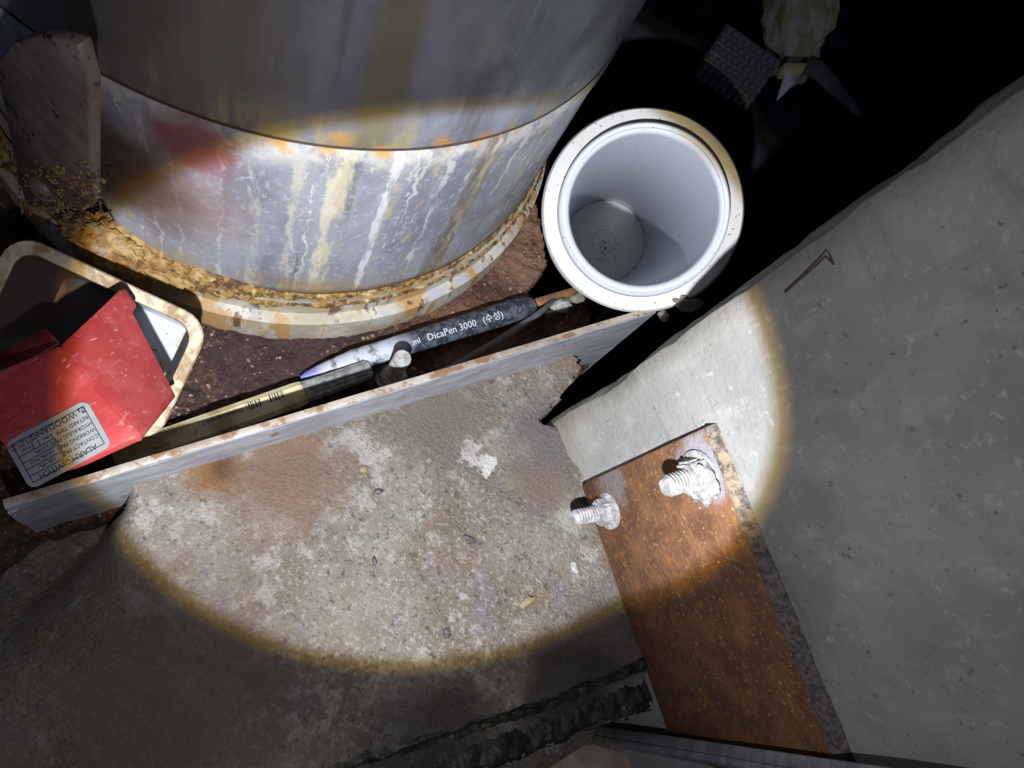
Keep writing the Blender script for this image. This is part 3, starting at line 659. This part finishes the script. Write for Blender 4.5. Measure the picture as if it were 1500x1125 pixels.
# rusty strip and plaster chips under the pvc pipe
stp_ = [at(778, 441, ZG + .005), at(858, 417, ZG + .005), at(866, 429, ZG + .005), at(790, 452, ZG + .005)]
tag(prism('rust_strip', stp_, V((0, 0, .004)), M_RUST, None, .0008, 1), 'narrow rusted steel strip ending under the white plastic pipe', 'metal strip')
for k, (x, y, sx_, sy_) in enumerate(((822, 447, .012, .005), (846, 436, .008, .004), (806, 460, .006, .003))):
    tag(chunk('plaster_chip', at(x, y, ZG + .009), (sx_ * .8, sy_, .0035), (M_ZINC, M_MORTAR, M_SILT)[k], None, 3, .5, 2.2, k + 11, Matrix.Rotation(math.radians(62), 3, 'Z')),
        ('largest white plaster chip on the rusted strip', 'plaster chip tucked against the rim of the white plastic pipe', 'brown rust chip at the end of the thin cable')[k], 'chip')

# ================================================================== red cover and cream housing
RZ = .042
TL, TR, BR = at(18, 338, RZ), at(309, 474, RZ), at(233, 645, .008)                       # the box lies tilted towards the bar
hx = (TR - TL).normalized(); hy = (BR - TR); HL = (TR - TL).length; HW = hy.length; hy = (hy - hx * hy.dot(hx)).normalized(); hz = hx.cross(hy); hz = hz if hz.z > 0 else -hz
hous = thing('switch_housing', 'open cream metal switch housing under the red cover', 'housing', V(TL + hx * HL * .5 + hy * .03) - V((0, 0, .076)))
def rrect(u0, u1, v0, v1, r, z, k=6):
    out = []
    for cu, cv, a0 in ((u1 - r, v1 - r, 0), (u0 + r, v1 - r, 90), (u0 + r, v0 + r, 180), (u1 - r, v0 + r, 270)):
        for i in range(k + 1):
            a = math.radians(a0 + 90 * i / k); p = TL + hx * (cu + r * math.cos(a)) + hy * (cv + r * math.sin(a)) + hz * z; out.append(p)
    return out
def rings(name, rs, mat, parent, cap_end=True, label=None):
    vs_ = [p for r in rs for p in r]; k = len(rs[0]); fs = []
    for i in range(len(rs) - 1):
        for j in range(k): fs.append((i * k + j, i * k + (j + 1) % k, (i + 1) * k + (j + 1) % k, (i + 1) * k + j))
    if cap_end: fs.append(tuple((len(rs) - 1) * k + j for j in range(k)))
    o = mk(name, vs_, fs, mat, parent, False, label); smooth_by_angle(o, 35); return o
W2 = HW + .004
def rr(i, z, r): return rrect(i, HL - i, i, W2 - i, r, z)
rings('rim', [rr(.006, -.0025, .010), rr(.0, -.0030, .014), rr(-.0005, -.0015, .0145), rr(.0, 0, .014), rr(.0055, .0004, .010), rr(.0062, -.0010, .0095)], M_RIM, hous, False, 'rust-stained cream rim')
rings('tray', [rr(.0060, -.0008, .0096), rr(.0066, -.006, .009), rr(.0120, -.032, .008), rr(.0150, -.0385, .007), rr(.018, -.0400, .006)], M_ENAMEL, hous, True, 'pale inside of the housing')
rings('shell', [rr(.0055, -.0024, .010), rr(.0058, -.010, .010), rr(.008, -.035, .010), rr(.012, -.044, .009)], M_CREAM, hous, True)

E1, E2 = at(175, 421, .058), at(256, 578, .052)
Bz = .076
Bb1, Bb2 = at(86, 503, Bz), at(206, 641, Bz + .0)
wE = (E2 - E1).length
F2 = at(56, 709, .064); F1 = F2 + (Bb1 - Bb2)
red = thing('switch_cover', 'red painted alarm switch cover with a metal nameplate', 'switch cover', V((Bb1 + F2) * .5) - V((0, 0, .05)))
# the cover is a bent shell: two top faces meeting at a soft ridge, rolled edges and a shallow skirt
def cover():
    du = 26; prof_u = []
    def row(a, b): return a, b
    stations = []                                       # pairs (far edge, near edge) from the free end E over the ridge B to the label end F
    for i in range(8): stations.append((lerp(E1, Bb1, i / 8 * .93), lerp(E2, Bb2, i / 8 * .93)))
    for tt in (.25, .5, .75):
        a = lerp(lerp(E1, Bb1, .93), Bb1, tt); b = lerp(lerp(E2, Bb2, .93), Bb2, tt); k = -.0006 * tt
        stations.append((a + V((0, 0, k)), b + V((0, 0, k))))
    stations.append((Bb1 + V((0, 0, -.0012)), Bb2 + V((0, 0, -.0012))))
    for tt in (.25, .5, .75):
        a = lerp(Bb1, lerp(Bb1, F1, .06), tt); b = lerp(Bb2, lerp(Bb2, F2, .06), tt); k = -.0008 * (1 - tt)
        stations.append((a + V((0, 0, k)), b + V((0, 0, k))))
    for i in range(9): stations.append((lerp(Bb1, F1, .06 + .94 * i / 8), lerp(Bb2, F2, .06 + .94 * i / 8)))
    vs_, fs = [], []; m = len(stations); W_ = []
    for si, (a, b) in enumerate(stations):
        d = (b - a).normalized(); Lw = (b - a).length; k = 12
        endr = 0.0
        if si >= m - 5: endr = .010 * (1 - math.sqrt(max(0, 1 - ((si - (m - 5)) / 4) ** 2)))       # rounded free corner
        row_ = [a + d * .0 + V((0, 0, -.0085)), a + d * .0002 + V((0, 0, -.002)), a + d * .0012 + V((0, 0, -.0004))]
        for j in range(k): row_.append(lerp(a + d * .003, b - d * (.003 + endr), j / (k - 1)))
        row_ += [b - d * (.0012 + endr) + V((0, 0, -.0004)), b - d * (.0002 + endr) + V((0, 0, -.0018)), b - d * endr + V((0, 0, -.0035)),
                 b - d * (.0015 + endr) + V((0, 0, -.0040)), lerp(a, b, .5) + V((0, 0, -.0042)), a + d * .0015 + V((0, 0, -.0085))]
        W_.append(row_)
    k = len(W_[0])
    for r in W_: vs_ += r
    for i in range(m - 1):
        for j in range(k): fs.append((i * k + j, i * k + (j + 1) % k, (i + 1) * k + (j + 1) % k, (i + 1) * k + j))
    fs.append(tuple(range(k))[::-1]); fs.append(tuple((m - 1) * k + j for j in range(k)))
    o = mk('shell', vs_, fs, M_RED, red); smooth_by_angle(o, 38)
cover()
# notch tab at the far free corner, and back flange glimpsed in the shadow
tb = (E2 - E1).normalized(); te = (E1 - Bb1).normalized()
prism('corner_tab', [E1 + tb * .001, E1 + tb * .013, E1 + tb * .012 + te * .0045, E1 + tb * .002 + te * .003], V((0, 0, -.0028)), M_RED, red, .0006, 1)
bf = [at(4, 548, .058), at(86, 500, .066), at(66, 480, .050), at(-10, 522, .046)]
prism('back_flange', bf, V((0, 0, -.003)), M_RED, red, .0006, 1)
# nameplate on the label face
fn = (F2 - Bb2).cross(Bb1 - Bb2).normalized(); fn = fn if fn.z > 0 else -fn
def onface(x, y): return onplane(x, y, Bb2 * .5 + F2 * .5, fn)
q0, q1, q3 = onface(127, 585), onface(7, 649), onface(181, 642)           # lower left, lower right, upper left of the plate as it is read
eu = (q1 - q0); UW = eu.length; eu = eu / UW; ev = (q3 - q0); VH = ev.length; ev = (ev - eu * ev.dot(eu)).normalized()
NP0 = q0 + fn * .0002
def npt(u, v, h=0): return NP0 + eu * u + ev * v + fn * h
def np_rr(u0, u1, v0, v1, r, h, k=5):
    out = []
    for cu, cv, a0 in ((u1 - r, v1 - r, 0), (u0 + r, v1 - r, 90), (u0 + r, v0 + r, 180), (u1 - r, v0 + r, 270)):
        for i in range(k + 1):
            a = math.radians(a0 + 90 * i / k); out.append(npt(cu + r * math.cos(a), cv + r * math.sin(a), h))
    return out
nplate = prism('nameplate', np_rr(0, UW, 0, VH, .0035, 0), fn * .0005, M_NAME, red, label='bare metal nameplate printed in black')
def strip(name, rects, mat, parent):
    bm = bmesh.new()
    for (u0, v0, u1, v1) in rects:
        bm.faces.new([bm.verts.new(npt(a, b, .00062)) for a, b in ((u0, v0), (u1, v0), (u1, v1), (u0, v1))])
    return frombm(name, bm, mat, parent)
mg = .0022; lw = .00035
strip('border', [(mg, mg, UW - mg, mg + lw), (mg, VH - mg - lw, UW - mg, VH - mg), (mg, mg, mg + lw, VH - mg), (UW - mg - lw, mg, UW - mg, VH - mg)], M_INK, nplate)
x0 = UW * .50; x1 = UW * .93; y0, y1 = VH * .36, VH * .77; hh = (y1 - y0) / 3
strip('table_rule', [(x0, y0 + k * hh, x1, y0 + k * hh + lw) for k in range(4)] + [(x0, y0, x0 + lw, y1), (x1, y0, x1 + lw, y1), (x0 + UW * .17, VH * .24, x0 + UW * .17 + lw, y0), (x0 + UW * .24, VH * .24, x0 + UW * .24 + lw, y0)], M_INK, nplate)
def ntext(body, u, v, size, sx=1.0, al='LEFT'):
    M = Matrix(((eu.x, ev.x, fn.x, 0), (eu.y, ev.y, fn.y, 0), (eu.z, ev.z, fn.z, 0), (0, 0, 0, 1))); M.translation = npt(u, v, .00062)
    return text_mesh('lettering', body, size, M, M_INK, nplate, al, sx=sx)
S_ = VH
ntext('ALARM SWITCH', UW * .5, VH * .865, S_ * .15, 1.0, 'CENTER')
for body, v in (('CONTACT PRES', .70), ('WORKING PRES', .57), ('HYDRAULIC PRES', .44), ('RETARD TIME', .31)): ntext(body, UW * .075, VH * v, S_ * .105, .95)
ntext('WOODANG', UW * .17, VH * .155, S_ * .155, 1.0)
for body, u, v in (('0.05 MPa', .60, .70), ('1.4 MPa MAX', .57, .565), ('2.0 MPa', .60, .43), ('0 sec', .51, .30), ('14 sec', .75, .30), ('DC24V  MAX', .70, .13), ('DC 30V 1A', .72, .205)):
    ntext(body, UW * u, VH * v, S_ * .085, .95)
lg = UW * .10; ly = VH * .15; a_ = VH * .062
strip('maker_mark', [(lg - a_, ly - a_, lg + a_, ly - a_ + lw * 1.6), (lg - a_, ly + a_ * .4, lg - a_ + lw * 1.6, ly - a_), (lg + a_ - lw * 1.6, ly - a_, lg + a_, ly + a_ * .2), (lg - a_, ly + a_, lg + a_ * .2, ly + a_ - lw * 1.6)], M_INK, nplate)
ntext('P', lg - a_ * .45, ly, S_ * .10)
bm = bmesh.new()
for i in range(26):
    s_ = random.uniform(.0003, .0008); add_chunk(bm, npt(UW * random.gauss(.515, .03), VH * random.gauss(.86, .055), .0007), (s_, s_, s_ * .5), i)
tag(frombm('grime', bm, M_GRIME, nplate), None, None, None, 'stuff')

# ================================================================== plate and anchors on the wall
pl = [onplane(*q, w0, wn) for q in ((862, 706), (1047, 621), (1222, 1068), (962, 992))]
pl[2] = pl[1] + (pl[2] - pl[1]).normalized() * .175; pl[3] = pl[0] + (pl[3] - pl[0]).normalized() * .165
off = wn * .0012
plate = thing('wall_plate', 'rust-brown steel plate bolted to the concrete wall above the floor', 'steel plate', V(lerp(pl[0], pl[3], .5)))
prism('plate', [p + off for p in pl], wn * .0042, M_RUST, plate, .0007, 1)
ed = (pl[1] - pl[0]).normalized(); dn_ = (pl[2] - pl[1]).normalized()
ns = 40; vs_, fs = [], []
for i in range(ns + 1):                                   # flaking scale along the outer edge of the plate
    p = pl[1] + dn_ * (.175 * i / ns); ww = lerp(.0020, .0065, i / ns) + .0012 * noise.noise(V((i * .7, 0, 0)))
    for a, b in ((-.0014, .0056), (0, .0058), (ww * .5, .0036), (ww, .0002)): vs_.append(p + ed * a + wn * (b + .0006 * noise.noise(V((i * .9, a * 900, 2)))))
for i in range(ns):
    for j in range(3): fs.append((i * 4 + j, i * 4 + j + 1, i * 4 + 5 + j, i * 4 + 4 + j))
mk('edge_scale', vs_, fs, M_SCALE, plate, True, 'flaking grey scale along the edge')
def anchor(base, ax, Lb, r, label, seed):
    t_ = thing('anchor_bolt', label, 'bolt', base, 'anchor bolts through the rusted plate'); M = frame(base, ax)
    lathe('washer', [(.001, 0), (r * 2.35, 0), (r * 2.35, .0018), (r * 1.9, .0026), (.001, .0026)], 36, M, M_ZINC, t_)
    hexnut('nut', M @ Matrix.Translation((0, 0, .0022)) @ Matrix.Rotation(seed, 4, 'Z'), r * 1.85, r * 1.5, M_ZINC, t_)
    lathe('stud', [(r * .9, .001)] + thread(r * 1.04, r * .90, r * 1.6, Lb - .002, .0019) + [(r * .9, Lb - .001), (r * .75, Lb), (.0001, Lb)], 28, M, M_ZINC, t_)
    return t_
anchor(onplane(1028, 694, w0 + wn * .0054, wn), (wn + V((0, 0, .05))).normalized(), .023, .0051, 'whitened anchor bolt near the outer corner of the rusted plate', .3)
anchor(onplane(893, 748, w0 + wn * .0054, wn), (wn + V((0, 0, .08)) + wdir * -.12).normalized(), .026, .0046, 'whitened anchor bolt sticking out over the mortar floor', .8)
# dried plaster caked round the upper nut
ab = bpy.data.objects['anchor_bolt']; nb_ = V(ab.location)
chunk('plaster_collar', nb_ + wn * .004 + wdir * .003 + V((0, 0, .002)), (.0105, .0105, .0052), M_ZINC, ab, 4, .32, 2.0, 31, frame((0, 0, 0), wn).to_3x3(), rough=.05)
wp = onplane(1045, 712, w0 + wn * .0085, wn)
tag(mk('tie_wire', *(lambda q: (q.data.vertices and [v.co.copy() for v in q.data.vertices], [tuple(p.vertices) for p in q.data.polygons]))(
    tube('tmp', [onplane(1150, 428, w0 + wn * .0012, wn), onplane(1172, 409, w0 + wn * .0025, wn), onplane(1195, 389, w0 + wn * .005, wn), onplane(1209, 375, w0 + wn * .006, wn), onplane(1214, 379, w0 + wn * .004, wn), onplane(1223, 389, w0 - wn * .001, wn)], .00042, 8, M_WIRE)), M_WIRE, None, True),
    'bent brown tie wire sticking out of the concrete wall', 'wire')
bpy.data.objects.remove(bpy.data.objects['tmp'])

# steel post and board at the foot of the wall
PZ = -.088
A0 = at(866, 1084, PZ); A1 = at(1012, 1125, PZ); pdv = (A1 - A0).normalized()
pnr = V((pdv.y, -pdv.x, 0)); pnr = pnr if pnr.dot(-A0) > 0 else -pnr
post = thing('steel_post', 'dull grey steel post standing at the end of the rusted plate', 'post', A0 - V((0, 0, .004)))
prism('face_plate', [A0 - V((0, 0, .004)), A0 + pdv * .09 - V((0, 0, .004)), A0 + pdv * .09 + V((0, 0, .42)), A0 + V((0, 0, .42))], -pnr * .0035, M_POST, post, .0008, 2)
ret = (at(872, 1060, PZ) - A0); ret.z = 0; ret = ret.normalized()
prism('return_lip', [A0 - pnr * .0036 - V((0, 0, .004)), A0 - pnr * .0036 + ret * .006 - V((0, 0, .004)), A0 - pnr * .0036 + ret * .006 + V((0, 0, .42)), A0 - pnr * .0036 + V((0, 0, .42))], pdv * .003, M_POST, post, .0006, 1)
bd = [at(*q, PZ + .003) for q in ((800, 1128), (862, 1088), (1012, 1128), (1080, 1180), (820, 1200))]
tag(prism('floor_board', bd, V((0, 0, -.006)), M_BOARD, None, .0005, 1), 'brown board smeared with black at the foot of the grey post', 'board')

# black strips along the floor steps, painting in the shade of their edges
def shade_strip(pts, wd, lab, seed):
    pts = smooth_path(pts, 30); vs_, fs = [], []; K = 8
    for i, p in enumerate(pts):
        tt = (pts[min(i + 1, len(pts) - 1)] - pts[max(i - 1, 0)]).normalized(); nn = V((-tt.y, tt.x, 0))
        for k in range(K + 1):
            f = k / K * 2 - 1; w_ = wd * (1 + .35 * noise.noise(V((i * .12, seed, f > 0))) + .2 * noise.noise(V((i * .5, seed, 4 + (f > 0)))))
            q = p + nn * w_ * f; q.z = floor_h(q.x, q.y) + .0009 * (1 - f * f) - .0002 + .0016 * fbm((q.x, q.y, seed), 160, 3) * (1 - abs(f)); vs_.append(q)
    for i in range(len(pts) - 1):
        for j in range(K): fs.append((i * (K + 1) + j, i * (K + 1) + j + 1, (i + 1) * (K + 1) + j + 1, (i + 1) * (K + 1) + j))
    tag(mk('step_shade_strip', vs_, fs, M_STEPSHADE, None, True), lab, 'tar seam', 'painted shade strips on the mortar floor')
shade_strip([at(*q) for q in ((470, 1142), (543, 1115), (650, 1083), (790, 1040), (870, 1010), (955, 968))], .0050, 'thin black strip of painted step shade nearest to the torch circle', 1)
shade_strip([at(*q, -.02) for q in ((640, 1140), (740, 1098), (820, 1068), (900, 1036), (965, 1010))], .0095, 'wide black strip of painted step shade nearest to the brown board', 2)

# ================================================================== loose bits
bits = [((688, 790), (.0042, .0014, .001), M_CHIP, 'dark forked splinter lying mid-floor', 'splinter', -.4), ((772, 882), (.0055, .0020, .001), M_LEAF, 'olive leaf scrap on the mortar floor', 'leaf scrap', .6),
        ((654, 927), (.0019, .0027, .001), M_CHIP, 'dark pebble close to the lower edge of the torch circle', 'pebble', .2), ((548, 822), (.0012, .0026, .001), M_CHIP, 'small dark chip left of the splinter', 'chip', .3),
        ((554, 720), (.0028, .0016, .001), M_CHIP, 'dark chip below the middle of the bar', 'chip', .2), ((532, 687), (.0022, .0022, .001), M_LEAF, 'round yellowish bead just below the bar', 'bead', 0),
        ((842, 832), (.0024, .0040, .001), M_ZINC, 'white flake beside the rusted plate', 'flake', .5)]
for k, (q, s_, m_, lab, cat, rz) in enumerate(bits):
    p = at(*q); p.z = floor_h(p.x, p.y) + s_[2] * .4
    tag(chunk(cat.replace(' ', '_'), p, s_, m_, None, 3, .45, 1.8, k + 20, Matrix.Rotation(rz + .7, 3, 'Z')), lab, cat)
bm = bmesh.new()
for i in range(1500):
    x, y = random.uniform(-.25, 0), random.uniform(.03, .36)
    if sdist(V((x, y)), land) > -.004 or (V((x, y)) - PC).length < .195 or (V((x, y, 0)) - B0).dot(BN) > -.006: continue
    s_ = random.uniform(.0005, .0018); add_chunk(bm, (x, y, trough_h(x, y) + s_ * .3), (s_, s_ * random.uniform(.6, 1), s_ * .7), i)
tag(frombm('rust_grit', bm, M_GRIT), 'loose rust grit scattered over the trough silt', 'grit', None, 'stuff')

# ================================================================== things down in the pit
def pitpt(x, y, z): return at(x, y, z)
kz = -.02
ka, kb = pitpt(1040, 74, kz), pitpt(1118, 128, kz - .005); kd = (kb - ka); KL = kd.length; kd.normalize()
toC = (CAM - ka).normalized(); kw = kd.cross(toC).normalized(); kn = kw.cross(kd).normalized(); kn = kn if kn.dot(toC) > 0 else -kn
tread = thing('rubber_tread', 'black rubber tread with square studs lying in the dark pit', 'rubber tread', lerp(ka, kb, .5) - V((0, 0, .03)))
KW = .026
prism('strip', [ka - kw * KW, kb - kw * KW, kb + kw * KW, ka + kw * KW], -kn * .012, M_RUB, tread, .002, 2)
nu, nv = 9, 6
sbm = bmesh.new(); bmesh.ops.create_cube(sbm, size=1)
bmesh.ops.bevel(sbm, geom=[e for e in sbm.edges], offset=.18, segments=1, affect='EDGES'); sme = bpy.data.meshes.new('stud'); sbm.to_mesh(sme); sbm.free(); sme.materials.append(M_RUB)
for i in range(nu):
    for j in range(nv):
        o = bpy.data.objects.new('stud', sme); COL.objects.link(o); o.parent = tread; o.matrix_parent_inverse = Matrix.Translation(-V(tread.location))
        c_ = ka + kd * (KL * (i + .5) / nu) + kw * (KW * 2 * ((j + .5) / nv - .5)) + kn * .0010
        M = frame(c_, kn, kd); o.matrix_basis = M @ Matrix.Diagonal((KL / nu * .72, KW * 2 / nv * .74, .006, 1))
fz = .0
f0, f1 = pitpt(1172, -25, fz), pitpt(1165, 88, fz); foam = thing('foam_chunk', 'fuzzy yellowish white foam chunk in the dark pit', 'foam', f1 - V((0, 0, .04)))
fd = (f1 - f0); fc = lerp(f0, f1, .45); FR = frame(fc, (CAM - fc), fd).to_3x3()
chunk('foam_body', fc, (fd.length * .56, .031, .025), M_FOAM, foam, 5, .30, 2.0, 6, FR)
kn0 = pitpt(1163, 92, fz + .01); k1 = pitpt(1166, 104, fz + .01); k2 = pitpt(1158, 112, fz + .01); k3 = pitpt(1138, 147, fz)
knife = thing('taped_spike', 'pointed pale spike with a tan tape band beneath the foam chunk', 'spike', k3 - V((0, 0, .03)))
prism('tape_band', [at(*q, fz + .012) for q in ((1149, 91), (1184, 91), (1178, 104), (1150, 103))], V((0, 0, -.012)), M_TAPE, knife, .0015, 2)
tube('shank', [pitpt(1160, 100, fz + .006), pitpt(1156, 116, fz + .006)], [.008, .006], 12, M_BLADE, knife, .5)
tube('spike', [pitpt(1156, 115, fz + .006), pitpt(1148, 130, fz + .004), pitpt(1138, 147, fz)], [.0072, .0042, .0004], 12, M_BLADE, knife, .5)
st_ = smooth_path([pitpt(1178, 94, fz - .01), pitpt(1200, 104, fz - .01), pitpt(1222, 128, fz - .02), pitpt(1258, 166, fz - .03)], 8)
tag(tube('cloth_strap', st_, [.011 + .004 * math.sin(math.pi * i / 24) - .006 * (i / 24) ** 3 for i in range(25)], 14, M_CLOTH, None, .4), 'dark cloth strap curving away from the tan tape band', 'strap')
